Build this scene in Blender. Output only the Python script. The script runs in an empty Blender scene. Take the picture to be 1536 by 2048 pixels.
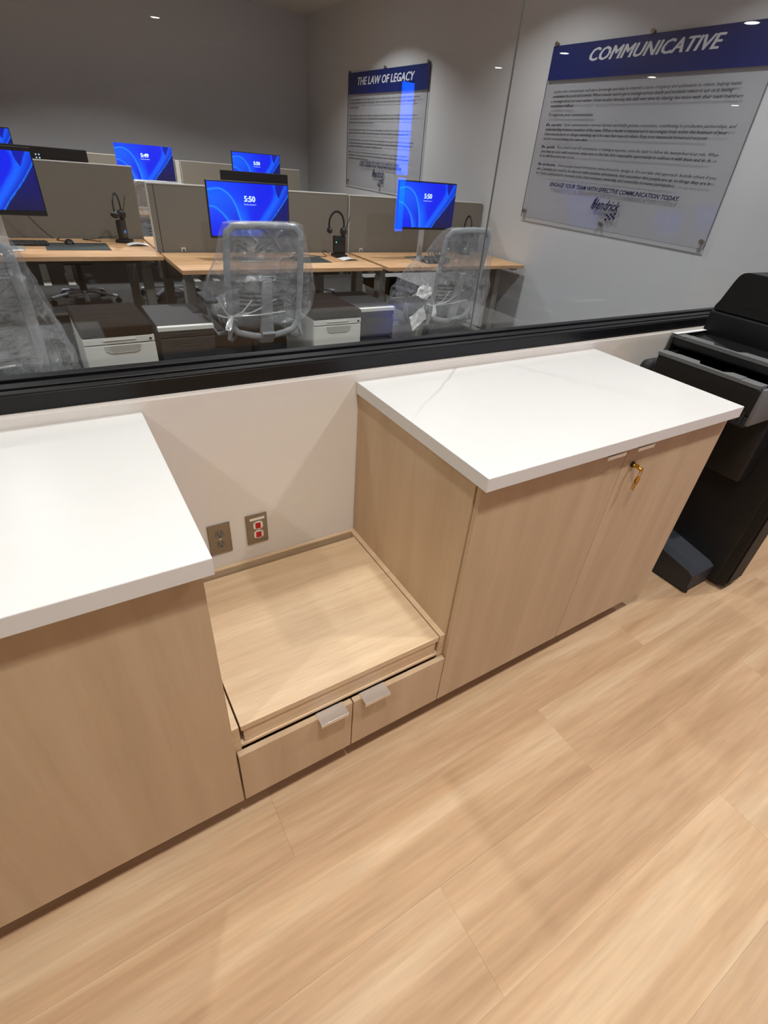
import bpy, bmesh, math, random
import numpy as np
from mathutils import Vector, Matrix, noise
random.seed(4)
S = bpy.context.scene
C = S.collection
# ------------------------------------------------------------------ camera
def cam_matrix(pos, yaw, pitch, roll):
    cy, sy, cp, sp = math.cos(yaw), math.sin(yaw), math.cos(pitch), math.sin(pitch)
    f = Vector((sy*cp, cy*cp, sp)); r = Vector((cy, -sy, 0)); u = r.cross(f)
    c, s = math.cos(roll), math.sin(roll)
    r2 = c*r+s*u; u2 = -s*r+c*u
    m = Matrix((r2, u2, -f)).transposed().to_4x4(); m.translation = pos
    return m
cd = bpy.data.cameras.new('camera'); cam = bpy.data.objects.new('camera', cd); C.objects.link(cam)
cam.matrix_world = cam_matrix((-0.046518, -1.311946, 1.480517), 0.6171674, -0.61285281, 0.10207891)
cd.sensor_fit = 'VERTICAL'; cd.sensor_height = 36.0; cd.lens = 36.0*1001.903/2048
cd.shift_x = -24.48/2048; cd.shift_y = 3.52/2048; cd.clip_start = .05; cd.clip_end = 60
S.camera = cam
# ------------------------------------------------------------------ world, exposure
FL = -.057   # finished floor of the near room
W = bpy.data.worlds.new('world'); S.world = W; W.use_nodes = True
W.node_tree.nodes['Background'].inputs[0].default_value = (.5, .48, .45, 1)
W.node_tree.nodes['Background'].inputs[1].default_value = .05
S.view_settings.view_transform = 'Standard'; S.view_settings.look = 'None'
S.view_settings.gamma = 1; S.view_settings.exposure = 0.0; S.view_settings.use_curve_mapping = False
WARM = (.97, .97, .97); NEUT = (.93, .97, 1.0)
ZC = 2.8; ZF = 3.05; FX = 4.0; FY = 7.86
def area(name, loc, e, col, size=.10, spread=125):
    l = bpy.data.lights.new(name, 'AREA'); l.shape = 'DISK'; l.size = size; l.energy = e; l.color = col
    l.spread = math.radians(spread)
    o = bpy.data.objects.new(name, l); C.objects.link(o); o.location = loc
    return o
NEAR_LIGHTS = [(2.05,-1.35,17), (.30,-1.25,17), (-1.45,-1.35,14), (3.9,-1.3,20), (-1.4,-3.5,9), (.3,-3.5,11), (2.05,-3.5,5), (3.9,-3.5,5),
               (6.1,-2.25,6), (6.4,-4.85,6), (8.3,-4.85,6), (11.3,-5.2,6), (6.8,-6.6,6), (2.1,-8.4,6), (-1.4,-6.2,6)]  # shadow-casting and mirrored lamps inferred; the grid around them added as fill
FAR_LIGHTS = [(.85,.72,22), (3.0,.72,21), (-1.2,.72,18), (1.4,2.5,19), (3.1,2.6,14), (-.6,3.0,18), (1.0,5.4,50), (-1.0,5.2,36), (3.0,5.2,30)]  # glass-side row inferred; deeper lamps added to brighten desks and back wall
for x, y, e in NEAR_LIGHTS: area('ceiling_lamp_light', (x, y, ZC-.012), e, WARM)
for x, y, e in FAR_LIGHTS: area('ceiling_lamp_light', (x, y, ZF-.012), e, NEUT)

# ------------------------------------------------------------------ helpers
class MB:
    def __init__(s): s.bm = bmesh.new()
    def box(s, x0, x1, y0, y1, z0, z1, r=0, seg=1, M=None):
        vs = [s.bm.verts.new((x, y, z)) for x in (x0, x1) for y in (y0, y1) for z in (z0, z1)]
        F = [(0,1,3,2), (4,6,7,5), (0,4,5,1), (2,3,7,6), (0,2,6,4), (1,5,7,3)]
        fs = [s.bm.faces.new([vs[i] for i in f]) for f in F]
        if r > 0:
            es = list({e for f in fs for e in f.edges})
            res = bmesh.ops.bevel(s.bm, geom=es, offset=r, segments=seg, affect='EDGES', profile=.5)
            vs = list({v for v in res['verts']} | {v for f in res['faces'] for v in f.verts})
        if M is not None:
            for v in set(vs): 
                if v.is_valid: v.co = M @ v.co
        return s
    def prism(s, pts, a, b, axis='x', M=None):
        """pts 2D polygon; axis x: (y,z), y: (x,z), z: (x,y)"""
        def P(p, t):
            return {'x': (t, p[0], p[1]), 'y': (p[0], t, p[1]), 'z': (p[0], p[1], t)}[axis]
        v0 = [s.bm.verts.new(P(p, a)) for p in pts]; v1 = [s.bm.verts.new(P(p, b)) for p in pts]
        n = len(pts)
        s.bm.faces.new(v0); s.bm.faces.new(v1[::-1])
        for i in range(n): s.bm.faces.new((v0[i], v0[(i+1) % n], v1[(i+1) % n], v1[i]))
        if M is not None:
            for v in v0+v1: v.co = M @ v.co
        return s
    def cyl(s, p, q, r0, r1=None, n=16, caps=True):
        r1 = r0 if r1 is None else r1
        p, q = Vector(p), Vector(q); d = (q-p).normalized()
        a = d.orthogonal().normalized(); b = d.cross(a)
        A = [s.bm.verts.new(p+r0*(math.cos(t)*a+math.sin(t)*b)) for t in [2*math.pi*i/n for i in range(n)]]
        B = [s.bm.verts.new(q+r1*(math.cos(t)*a+math.sin(t)*b)) for t in [2*math.pi*i/n for i in range(n)]]
        for i in range(n): s.bm.faces.new((A[i], A[(i+1) % n], B[(i+1) % n], B[i]))
        if caps: s.bm.faces.new(A[::-1]); s.bm.faces.new(B)
        return s
    def tube(s, pts, rx, ry=None, n=8, closed=False, up=Vector((0, 0, 1))):
        ry = ry or rx; pts = [Vector(p) for p in pts]; N = len(pts); rings = []
        for i, p in enumerate(pts):
            d = ((pts[(i+1) % N]-pts[i-1]) if closed else (pts[min(i+1, N-1)]-pts[max(i-1, 0)])).normalized()
            a = up.cross(d)
            a = a.normalized() if a.length > 1e-4 else d.orthogonal().normalized()
            b = d.cross(a)
            rings.append([s.bm.verts.new(p+rx*math.cos(t)*a+ry*math.sin(t)*b) for t in [2*math.pi*k/n for k in range(n)]])
        for i in range(N if closed else N-1):
            A, B = rings[i], rings[(i+1) % N]
            for k in range(n): s.bm.faces.new((A[k], A[(k+1) % n], B[(k+1) % n], B[k]))
        if not closed: s.bm.faces.new(rings[0][::-1]); s.bm.faces.new(rings[-1])
        return s
    def grid(s, rows, wrap=False):
        V = [[s.bm.verts.new(p) for p in row] for row in rows]
        for i in range(len(V)-1):
            m = len(V[0])
            for j in range(m if wrap else m-1):
                s.bm.faces.new((V[i][j], V[i][(j+1) % m], V[i+1][(j+1) % m], V[i+1][j]))
        return V
    def ball(s, c, rx, ry=None, rz=None, u=16, v=10):
        ry = ry or rx; rz = rz or rx; rows = []
        for i in range(v+1):
            t = math.pi*i/v
            rows.append([(c[0]+rx*max(math.sin(t), .02)*math.cos(2*math.pi*j/u), c[1]+ry*max(math.sin(t), .02)*math.sin(2*math.pi*j/u), c[2]+rz*math.cos(t)) for j in range(u)])
        V = s.grid(rows, True); s.bm.faces.new(V[0][::-1]); s.bm.faces.new(V[-1])
        return s
    def build(s, name, mat, parent=None, smooth=False, label=None):
        bmesh.ops.recalc_face_normals(s.bm, faces=s.bm.faces)
        me = bpy.data.meshes.new(name); s.bm.to_mesh(me); s.bm.free()
        if mat: me.materials.append(mat)
        if smooth:
            me.polygons.foreach_set('use_smooth', [True]*len(me.polygons)); 
            try: me.set_sharp_from_angle(angle=math.radians(40))
            except Exception: pass
        o = bpy.data.objects.new(name, me); C.objects.link(o)
        if parent: o.parent = parent
        if label: o['label'] = label
        return o
def tag(o, label, cat, group=None, kind=None):
    o['label'] = label; o['category'] = cat
    if group: o['group'] = group
    if kind: o['kind'] = kind
    return o
def thing(name, label, cat, loc=(0, 0, 0), rz=0, group=None):
    o = bpy.data.objects.new(name, None); C.objects.link(o); o.empty_display_size = .1
    o.location = loc; o.rotation_euler = (0, 0, rz)
    return tag(o, label, cat, group)
def struct(o): o['kind'] = 'structure'; return o
def base(name): return name.rsplit('.', 1)[0] if name[-3:].isdigit() and '.' in name else name
def dup(root, loc, rz=None, label=None, group=None, skip=()):
    r = root.copy(); C.objects.link(r); r.location = loc
    if rz is not None: r.rotation_euler = (0, 0, rz)
    if label: r['label'] = label
    if group: r['group'] = group
    for ch in list(root.children):
        if base(ch.name) in skip: continue
        c = ch.copy(); C.objects.link(c); c.parent = r
        for g in list(ch.children):
            d = g.copy(); C.objects.link(d); d.parent = c
    return r

# ------------------------------------------------------------------ materials
def srgb(r, g, b):
    f = lambda v: (v/255/12.92) if v/255 <= .04045 else ((v/255+.055)/1.055)**2.4
    return (f(r), f(g), f(b), 1)
def mat(name, col, rough=.5, metal=0, spec=.5, noise_amt=0, noise_scale=30, bump=0, bscale=200, emit=None, estr=1):
    m = bpy.data.materials.new(name); m.use_nodes = True; nt = m.node_tree; b = nt.nodes['Principled BSDF']
    b.inputs['Base Color'].default_value = col; b.inputs['Roughness'].default_value = rough
    b.inputs['Metallic'].default_value = metal; b.inputs['Specular IOR Level'].default_value = spec
    tc = nt.nodes.new('ShaderNodeTexCoord')
    n = nt.nodes.new('ShaderNodeTexNoise'); n.inputs['Scale'].default_value = noise_scale; n.inputs['Detail'].default_value = 4
    nt.links.new(tc.outputs['Object'], n.inputs['Vector'])
    r = nt.nodes.new('ShaderNodeMixRGB'); r.inputs[1].default_value = tuple(c*(1-max(noise_amt, .02)) for c in col[:3])+(1,)
    r.inputs[2].default_value = tuple(min(1, c*(1+max(noise_amt, .02))) for c in col[:3])+(1,)
    nt.links.new(n.outputs['Fac'], r.inputs[0]); nt.links.new(r.outputs[0], b.inputs['Base Color'])
    if bump:
        n2 = nt.nodes.new('ShaderNodeTexNoise'); n2.inputs['Scale'].default_value = bscale
        nt.links.new(tc.outputs['Object'], n2.inputs['Vector'])
        bp = nt.nodes.new('ShaderNodeBump'); bp.inputs['Strength'].default_value = bump; bp.inputs['Distance'].default_value = .002
        nt.links.new(n2.outputs['Fac'], bp.inputs['Height']); nt.links.new(bp.outputs[0], b.inputs['Normal'])
    if emit:
        b.inputs['Emission Color'].default_value = emit; b.inputs['Emission Strength'].default_value = estr
    return m
def wood(name, c1, c2, c3, scale, stretch, rough=.45, fine=.25, spec=.4, per_object=False):
    """streaks run along the axis whose stretch factor is small"""
    m = bpy.data.materials.new(name); m.use_nodes = True; nt = m.node_tree; L = nt.links; b = nt.nodes['Principled BSDF']
    b.inputs['Roughness'].default_value = rough; b.inputs['Specular IOR Level'].default_value = spec
    tc = nt.nodes.new('ShaderNodeTexCoord'); src = tc.outputs['Object']
    if per_object:
        oi = nt.nodes.new('ShaderNodeObjectInfo'); add = nt.nodes.new('ShaderNodeVectorMath'); add.operation = 'ADD'
        mul = nt.nodes.new('ShaderNodeVectorMath'); mul.operation = 'SCALE'; mul.inputs[0].default_value = (17, 9, 5)
        L.new(oi.outputs['Random'], mul.inputs['Scale']); L.new(src, add.inputs[0]); L.new(mul.outputs[0], add.inputs[1]); src = add.outputs[0]
    def noi(sc, det, st):
        mp = nt.nodes.new('ShaderNodeMapping'); mp.inputs['Scale'].default_value = st; L.new(src, mp.inputs['Vector'])
        n = nt.nodes.new('ShaderNodeTexNoise'); n.inputs['Scale'].default_value = sc; n.inputs['Detail'].default_value = det
        n.inputs['Distortion'].default_value = .3
        L.new(mp.outputs[0], n.inputs['Vector']); return n.outputs['Fac']
    a = noi(scale, 5, stretch)
    cr = nt.nodes.new('ShaderNodeValToRGB'); e = cr.color_ramp.elements
    e[0].position = .33; e[0].color = c1; e[1].position = .68; e[1].color = c3; x = e.new(.5); x.color = c2
    L.new(a, cr.inputs[0])
    f = noi(scale*7, 3, stretch)
    fm = nt.nodes.new('ShaderNodeMapRange'); fm.inputs[1].default_value = .3; fm.inputs[2].default_value = .7
    fm.inputs[3].default_value = 1-fine; fm.inputs[4].default_value = 1+fine*.5; L.new(f, fm.inputs[0])
    mx = nt.nodes.new('ShaderNodeMixRGB'); mx.blend_type = 'MULTIPLY'; mx.inputs[0].default_value = 1
    L.new(cr.outputs[0], mx.inputs[1]); L.new(fm.outputs[0], mx.inputs[2])
    out = mx.outputs[0]
    if per_object:
        hv = nt.nodes.new('ShaderNodeMapRange'); hv.inputs[3].default_value = .93; hv.inputs[4].default_value = 1.06
        L.new(oi.outputs['Random'], hv.inputs[0])
        m2 = nt.nodes.new('ShaderNodeMixRGB'); m2.blend_type = 'MULTIPLY'; m2.inputs[0].default_value = 1
        L.new(out, m2.inputs[1]); L.new(hv.outputs[0], m2.inputs[2]); out = m2.outputs[0]
    L.new(out, b.inputs['Base Color'])
    bp = nt.nodes.new('ShaderNodeBump'); bp.inputs['Strength'].default_value = .08; bp.inputs['Distance'].default_value = .001
    L.new(f, bp.inputs['Height']); L.new(bp.outputs[0], b.inputs['Normal'])
    return m
A1, A2, A3 = srgb(186,160,128), srgb(193,167,134), srgb(199,174,142)
M = {}
M['lam_v'] = wood('laminate_vertical_grain', A1, A2, A3, 5, (3, 3, .22), fine=.03)
M['lam_h'] = wood('laminate_horizontal_grain', srgb(205,174,138), srgb(213,184,147), srgb(221,194,158), 6, (.35, 6, 6), fine=.08)
M['floor'] = wood('vinyl_plank_floor', srgb(180,145,108), srgb(194,160,123), srgb(207,178,142), 3.4, (.24, 3.4, 1), rough=.55, fine=.11, spec=.25, per_object=True)
M['floorb'] = mat('floor_joint', srgb(184,150,112), .6)
M['desk'] = wood('desk_laminate', srgb(194,148,106), srgb(208,162,118), srgb(220,177,133), 6, (.4, 5, 5), fine=.14)
M['wall'] = mat('painted_wall', srgb(232,226,216), .75, bump=.15, bscale=180)
M['wallf'] = mat('office_wall_paint', srgb(206,205,205), .8)
M['ceil'] = mat('ceiling_paint', srgb(225,222,215), .9)
M['darkfl'] = mat('office_carpet', srgb(46,44,42), .95, noise_amt=.25, noise_scale=60)
M['ledge'] = mat('white_sill_edge', srgb(232,226,216), .5)
M['frame'] = mat('black_anodised_frame', srgb(14,14,15), .42, spec=.4)
M['alu'] = mat('satin_aluminium', srgb(222,220,216), .32, metal=.8)
M['steel'] = mat('brushed_steel_plate', srgb(150,138,122), .38, metal=.75, noise_amt=.12, noise_scale=12)
M['outgrey'] = mat('grey_socket', srgb(120,112,102), .5)
M['black'] = mat('black_plastic', srgb(20,20,21), .42)
M['blackm'] = mat('printer_black', srgb(17,16,16), .55, spec=.35)
M['printg'] = mat('printer_charcoal', srgb(104,105,104), .5)
M['printg2'] = mat('printer_grey_cap', srgb(62,65,70), .35)
M['darkg'] = mat('charcoal', srgb(40,40,42), .6)
M['red'] = mat('red_socket', srgb(190,18,24), .4)
M['white'] = mat('white_plastic', srgb(235,230,222), .45)
M['brass'] = mat('brass_key', srgb(196,150,60), .3, metal=.9)
M['ped'] = mat('white_steel_pedestal', srgb(214,212,204), .5)
M['pullw'] = mat('pull_recess', srgb(168,165,156), .6)
M['cush'] = mat('dark_brown_cushion', srgb(30,23,19), .95, spec=.2)
M['leg'] = mat('grey_steel_leg', srgb(150,147,141), .5)
M['fabric'] = mat('grey_partition_fabric', srgb(122,116,106), .95, noise_amt=.08, noise_scale=300)
M['trim'] = mat('partition_trim', srgb(196,192,184), .5)
M['chair'] = mat('chair_grey_plastic', srgb(150,154,158), .5)
M['seat'] = mat('seat_fabric', srgb(58,60,62), .95)
M['paper'] = mat('paper', srgb(225,225,222), .7)
M['matte'] = mat('mouse_mat', srgb(52,58,58), .9)
M['blueprint'] = mat('sign_blue_band', srgb(10,34,100), .4)
M['edge'] = mat('acrylic_edge', srgb(62,62,64), .3)
M['navy'] = mat('navy_print', srgb(22,30,70), .5)
M['ink'] = mat('grey_print', srgb(26,26,28), .5)
M['titleink'] = mat('white_print', srgb(215,215,217), .5)
M['ledg'] = mat('green_led', srgb(20,120,70), .5, emit=srgb(80,255,190), estr=1.5)
M['ledb'] = mat('blue_display', srgb(5,20,60), .5, emit=srgb(40,150,230), estr=.6)
M['clock'] = mat('clock_digits', srgb(220,235,255), .5, emit=srgb(190,225,255), estr=1.0)
M['lamp'] = mat('lamp_trim', srgb(230,228,222), .5)
M['lens'] = mat('lamp_lens', srgb(240,240,235), .4, emit=(1, .97, .92, 1), estr=22)
def card(name, wt, wd, wg, dcol, grough, bump=0, bscale=30):
    """thin clear film / acrylic: transparent + diffuse + gloss"""
    m = bpy.data.materials.new(name); m.use_nodes = True; nt = m.node_tree; L = nt.links
    nt.nodes.remove(nt.nodes['Principled BSDF']); out = nt.nodes['Material Output']
    t = nt.nodes.new('ShaderNodeBsdfTransparent'); d = nt.nodes.new('ShaderNodeBsdfDiffuse'); g = nt.nodes.new('ShaderNodeBsdfGlossy')
    d.inputs[0].default_value = dcol; g.inputs['Roughness'].default_value = grough; g.inputs[0].default_value = (1, 1, 1, 1)
    m1 = nt.nodes.new('ShaderNodeMixShader'); m1.inputs[0].default_value = wg/(wd+wg); L.new(d.outputs[0], m1.inputs[1]); L.new(g.outputs[0], m1.inputs[2])
    m2 = nt.nodes.new('ShaderNodeMixShader'); m2.inputs[0].default_value = wd+wg; L.new(t.outputs[0], m2.inputs[1]); L.new(m1.outputs[0], m2.inputs[2])
    L.new(m2.outputs[0], out.inputs[0])
    if bump:
        tc = nt.nodes.new('ShaderNodeTexCoord'); n = nt.nodes.new('ShaderNodeTexNoise'); n.inputs['Scale'].default_value = bscale; n.inputs['Detail'].default_value = 6; n.inputs['Distortion'].default_value = 1.2
        L.new(tc.outputs['Object'], n.inputs['Vector'])
        bp = nt.nodes.new('ShaderNodeBump'); bp.inputs['Strength'].default_value = bump; bp.inputs['Distance'].default_value = .03
        L.new(n.outputs['Fac'], bp.inputs['Height']); L.new(bp.outputs[0], g.inputs['Normal']); L.new(bp.outputs[0], d.inputs['Normal'])
        # folds: denser film where the wrinkles crest
        mr = nt.nodes.new('ShaderNodeMapRange'); mr.inputs[1].default_value = .45; mr.inputs[2].default_value = .75
        mr.inputs[3].default_value = (wd+wg)*.8; mr.inputs[4].default_value = min(.95, (wd+wg)*1.7)
        L.new(n.outputs['Fac'], mr.inputs[0]); L.new(mr.outputs[0], m2.inputs[0])
    return m
M['film'] = card('clear_plastic_film', .7, .10, .12, (.75, .77, .78, 1), .13, bump=1.0, bscale=12)
M['acrylic'] = card('acrylic_sheet', .8, .05, .03, (.72, .72, .75, 1), .05)
for n_ in M['acrylic'].node_tree.nodes:
    if n_.type == 'BSDF_TRANSPARENT': n_.inputs[0].default_value = (.91, .91, .92, 1)
M['mesh'] = card('chair_mesh_fabric', .3, .62, .01, srgb(112,118,124), .6)
def glass_mat():
    m = bpy.data.materials.new('window_glass'); m.use_nodes = True; nt = m.node_tree; L = nt.links
    nt.nodes.remove(nt.nodes['Principled BSDF']); out = nt.nodes['Material Output']
    geo = nt.nodes.new('ShaderNodeNewGeometry'); dot = nt.nodes.new('ShaderNodeVectorMath'); dot.operation = 'DOT_PRODUCT'
    L.new(geo.outputs['Incoming'], dot.inputs[0]); L.new(geo.outputs['Normal'], dot.inputs[1])
    def ma(op, a, b=None):
        n = nt.nodes.new('ShaderNodeMath'); n.operation = op
        for i, v in enumerate((a, b)):
            if v is None: continue
            if isinstance(v, (int, float)): n.inputs[i].default_value = v
            else: L.new(v, n.inputs[i])
        return n.outputs[0]
    c = ma('ABSOLUTE', dot.outputs['Value']); k = ma('POWER', ma('SUBTRACT', 1.0, c), 5.0)
    fr = ma('ADD', ma('MULTIPLY', k, .958), .042)
    t = nt.nodes.new('ShaderNodeBsdfTransparent'); t.inputs[0].default_value = (.965, .975, .97, 1)
    g = nt.nodes.new('ShaderNodeBsdfGlossy'); g.inputs['Roughness'].default_value = 0
    mx = nt.nodes.new('ShaderNodeMixShader'); L.new(fr, mx.inputs[0]); L.new(t.outputs[0], mx.inputs[1]); L.new(g.outputs[0], mx.inputs[2])
    L.new(mx.outputs[0], out.inputs[0]); return m
M['glass'] = glass_mat()
def quartz(name, vein=None):
    m = mat(name, srgb(220,218,213), .3, spec=.4); nt = m.node_tree; L = nt.links; b = nt.nodes['Principled BSDF']
    if vein:
        (x0, y0), (x1, y1) = vein; dx, dy = x1-x0, y1-y0; l = math.hypot(dx, dy); nx, ny = -dy/l, dx/l
        tc = nt.nodes.new('ShaderNodeTexCoord')
        n = nt.nodes.new('ShaderNodeTexNoise'); n.inputs['Scale'].default_value = 7; n.inputs['Detail'].default_value = 6; L.new(tc.outputs['Object'], n.inputs[0])
        def dotn(v):
            d = nt.nodes.new('ShaderNodeVectorMath'); d.operation = 'DOT_PRODUCT'; d.inputs[1].default_value = v; L.new(tc.outputs['Object'], d.inputs[0]); return d.outputs['Value']
        def ma(op, a, b_):
            q = nt.nodes.new('ShaderNodeMath'); q.operation = op
            for i, v in enumerate((a, b_)):
                if isinstance(v, (int, float)): q.inputs[i].default_value = v
                else: L.new(v, q.inputs[i])
            return q.outputs[0]
        off = nx*x0+ny*y0
        d = ma('ABSOLUTE', ma('SUBTRACT', ma('ADD', dotn((nx, ny, 0)), ma('MULTIPLY', ma('SUBTRACT', n.outputs['Fac'], .5), .03)), off), 0)
        mr = nt.nodes.new('ShaderNodeMapRange'); mr.inputs[1].default_value = 0; mr.inputs[2].default_value = .007; mr.inputs[3].default_value = 1; mr.inputs[4].default_value = 0; L.new(d, mr.inputs[0])
        along = ma('SUBTRACT', dotn((dx/l, dy/l, 0)), (dx*x0+dy*y0)/l)
        fd = nt.nodes.new('ShaderNodeMapRange'); fd.inputs[1].default_value = 0; fd.inputs[2].default_value = l*1.15; fd.inputs[3].default_value = .5; fd.inputs[4].default_value = .0; L.new(along, fd.inputs[0])
        k = ma('MULTIPLY', mr.outputs[0], fd.outputs[0])
        old = b.inputs['Base Color'].links[0].from_socket
        mx = nt.nodes.new('ShaderNodeMixRGB'); L.new(k, mx.inputs[0]); L.new(old, mx.inputs[1]); mx.inputs[2].default_value = srgb(150,142,134); L.new(mx.outputs[0], b.inputs['Base Color'])
    return m
M['quartz'] = quartz('white_quartz'); M['quartzv'] = quartz('white_quartz_veined', ((1.043, -.028), (.691, -.303)))
# screen picture as per-vertex colour on a fine grid
def attr_emit(name, strength):
    m = bpy.data.materials.new(name); m.use_nodes = True; nt = m.node_tree; b = nt.nodes['Principled BSDF']
    a = nt.nodes.new('ShaderNodeAttribute'); a.attribute_name = 'screen'
    nt.links.new(a.outputs['Color'], b.inputs['Emission Color']); b.inputs['Emission Strength'].default_value = strength
    b.inputs['Base Color'].default_value = (.004, .004, .006, 1); b.inputs['Roughness'].default_value = .25
    return m
M['screen'] = attr_emit('lit_screen', 1.25)

# ------------------------------------------------------------------ text
def text_bm(txt, width=None, height=1.0, shear=0, bold=0, res=2):
    cu = bpy.data.curves.new('t', 'FONT'); cu.body = txt; cu.shear = shear; cu.offset = bold; cu.resolution_u = res
    o = bpy.data.objects.new('t', cu); C.objects.link(o)
    dg = bpy.context.evaluated_depsgraph_get(); me = bpy.data.meshes.new_from_object(o.evaluated_get(dg))
    bpy.data.objects.remove(o); bpy.data.curves.remove(cu)
    bm = bmesh.new(); bm.from_mesh(me); bpy.data.meshes.remove(me)
    xs = [v.co.x for v in bm.verts]; x0, x1 = min(xs), max(xs); k = (width/(x1-x0)) if width else height
    for v in bm.verts: v.co = Vector(((v.co.x-x0)*k, v.co.y*height/.72, 0))
    return bm
def add_text(mb, txt, org, ux, uy, width, height, **kw):
    """org: baseline left; ux, uy: world axes of reading direction and up"""
    t = text_bm(txt, width, height, **kw); m = {}
    for v in t.verts: m[v] = mb.bm.verts.new(Vector(org)+ux*v.co.x+uy*v.co.y)
    for f in t.faces:
        try: mb.bm.faces.new([m[v] for v in f.verts])
        except ValueError: pass
    t.free()

# ================================================================== SETTING
# floors
fb = struct(MB().box(-3.2, 14, -9.5, 0, FL-.06, FL-.004).build('floor', M['floorb']))
YS = [-1.01+.25*k for k in range(-12, 6)]
plank = None; PL = 1.52
for i, y in enumerate(YS):
    if y+.25 > .02 or y < -4: continue
    off = (i*0.61) % PL
    for k in range(-2, 4):
        x = k*PL+off-.2
        if plank is None:
            plank = MB().box(0, PL-.0003, 0, .25-.0003, -.004, 0).build('plank', M['floor'], fb); o = plank
        else:
            o = plank.copy(); C.objects.link(o)
        o.location = (x, y, FL)
rem = MB()
for i in range(70):
    for k in range(-3, 10):
        y = -4.01-.25*i; x = k*PL+(i*.61) % PL
        if -9.4 < y-.25 and x < 12.3 and x > -3.1: rem.box(x, x+PL-.0004, y-.25, y-.0004, FL-.004, FL)
for y0 in YS:
    if y0 < -4 or y0+.25 > .02: continue
    for k in range(4, 9): rem.box(k*PL+.6+.55, k*PL+PL+.6+.548, y0, y0+.2496, FL-.004, FL)
r_ = rem.build('plank_field', M['floor'], fb); r_['kind'] = 'stuff'
struct(MB().box(-3.2, FX+.15, .16, FY+.15, -.06, 0).build('floor_office', M['darkfl']))
# window wall
KW = .941
w = MB().box(-3.2, 14, 0, .16, FL, KW-.0, .004); w.box(-3.2, 14, 0, .16, 2.45, ZF, 0); w.box(FX+.2, 14, 0, .16, KW, 2.45)
wall_w = struct(w.build('wall_back', M['wall']))
struct(MB().box(-3.2, FX+.15, FY, FY+.15, 0, ZF).build('wall_office_back', M['wallf']))
struct(MB().box(FX, FX+.15, .16, FY, 0, ZF).build('wall_right', M['wallf']))
struct(MB().box(-3.35, -3.2, -9.6, FY+.15, FL, ZF).build('wall_left', M['wallf']))
struct(MB().box(-3.2, 14, -9.65, -9.5, FL, ZF).build('wall_front', M['wall']))
struct(MB().box(14, 14.15, -9.6, .16, FL, ZF).build('wall_side', M['wall']))
struct(MB().box(-3.35, 14.15, -9.65, -.0, ZC, ZC+.1).build('ceiling', M['ceil']))
struct(MB().box(-3.35, FX+.15, .16, FY+.15, ZF, ZF+.1).build('ceiling_office', M['ceil']))
struct(MB().box(-3.2, 14, .004, .013, KW-.002, KW+.003, .001).build('trim_1', M['ledge']))
# window: frame rails, glazing bead, two panes with a butt joint
win = bpy.data.objects.new('window_1', None); C.objects.link(win); struct(win)
R = FX+.19
fr = MB(); fr.box(-3.19, R, .012, .15, KW+.001, .984, .0015)
fr.box(-3.19, R, .014, .034, .984, .9885, .001); fr.box(-3.19, R, .040, .072, .984, .992, .0015)
fr.build('sill_rail', M['frame'], win)
MB().box(-3.19, R, .077, .097, .984, .999, .0015).build('glazing_bead', M['frame'], win)
fr = MB(); fr.box(-3.19, R, .012, .15, 2.40, 2.448, .0015); fr.build('head_rail', M['frame'], win)
MB().box(R-.045, R, .012, .15, .985, 2.40).build('jamb', M['frame'], win)
MB().box(-3.19, 1.2003, .100, .108, .986, 2.40).build('pane', M['glass'], win)
MB().box(1.2017, R-.045, .100, .108, .986, 2.40).build('pane', M['glass'], win)
MB().box(1.2005, 1.2015, .1005, .1075, .999, 2.40).build('joint_seal', mat('joint_seal', srgb(112,110,106), .6), win)

# ceiling fixtures
def downlight(x, y, z, lab, grp, first=[None]):
    if first[0] is None:
        t = thing('ceiling_lamp', lab, 'ceiling light', (x, y, z), 0, grp)
        m = MB(); n = 24
        ring = [[(r*math.cos(2*math.pi*i/n), r*math.sin(2*math.pi*i/n), zz) for i in range(n)] for r, zz in ((.085, 0), (.085, -.006), (.062, -.008), (.058, 0))]
        m.grid(ring, True); m.build('trim_ring', M['lamp'], t, True)
        MB().cyl((0, 0, -.002), (0, 0, -.006), .056, n=24).build('lens', M['lens'], t); first[0] = t
    else: dup(first[0], (x, y, z), 0, lab, grp)
for x, y, e in NEAR_LIGHTS: downlight(x, y, ZC, 'recessed ceiling downlight over the wood floor, set of inferred and added fill lamps', 'recessed downlights')
for x, y, e in FAR_LIGHTS: downlight(x, y, ZF, 'round ceiling downlight in the office, inferred by the glass, added as fill deeper in', 'office downlights')

# ================================================================== COUNTERS AND CABINETS
H = .914; DC = .631; DF = .602; DK = .584; T = .038
tag(MB().box(-2.4, .0718, -DC, -.001, H-T, H, .0018, 2).build('countertop', M['quartz']), 'white stone countertop at the left edge, over the cabinet left of the low unit', 'countertop')
tag(MB().box(.682, 1.794, -DC, -.001, H-T, H, .0018, 2).build('countertop', M['quartzv']), 'white stone countertop with a grey vein, beside the black printer', 'countertop')
ZB = .044
def side_panel_mb(x0, x1, top):
    return MB().prism([(-DK, ZB), (-.515, ZB), (-.515, FL), (-.003, FL), (-.003, top), (-DK, top)], x0, x1, 'x')
def key_lock(par, x, z):
    lk = MB().cyl((x, -DF, z), (x, -DF-.008, z), .009, n=20).build('lock', M['steel'], par, True)
    return lk
def tab_handle(par, x0, x1, z, y0, y1, lip=.007):
    m = MB(); m.box(x0, x1, y1, y0, z, z+.0022); m.box(x0, x1, y1-.0022, y1, z-lip, z+.0022)
    return m.build('handle', M['alu'], par, label='satin aluminium tab handle')
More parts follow.
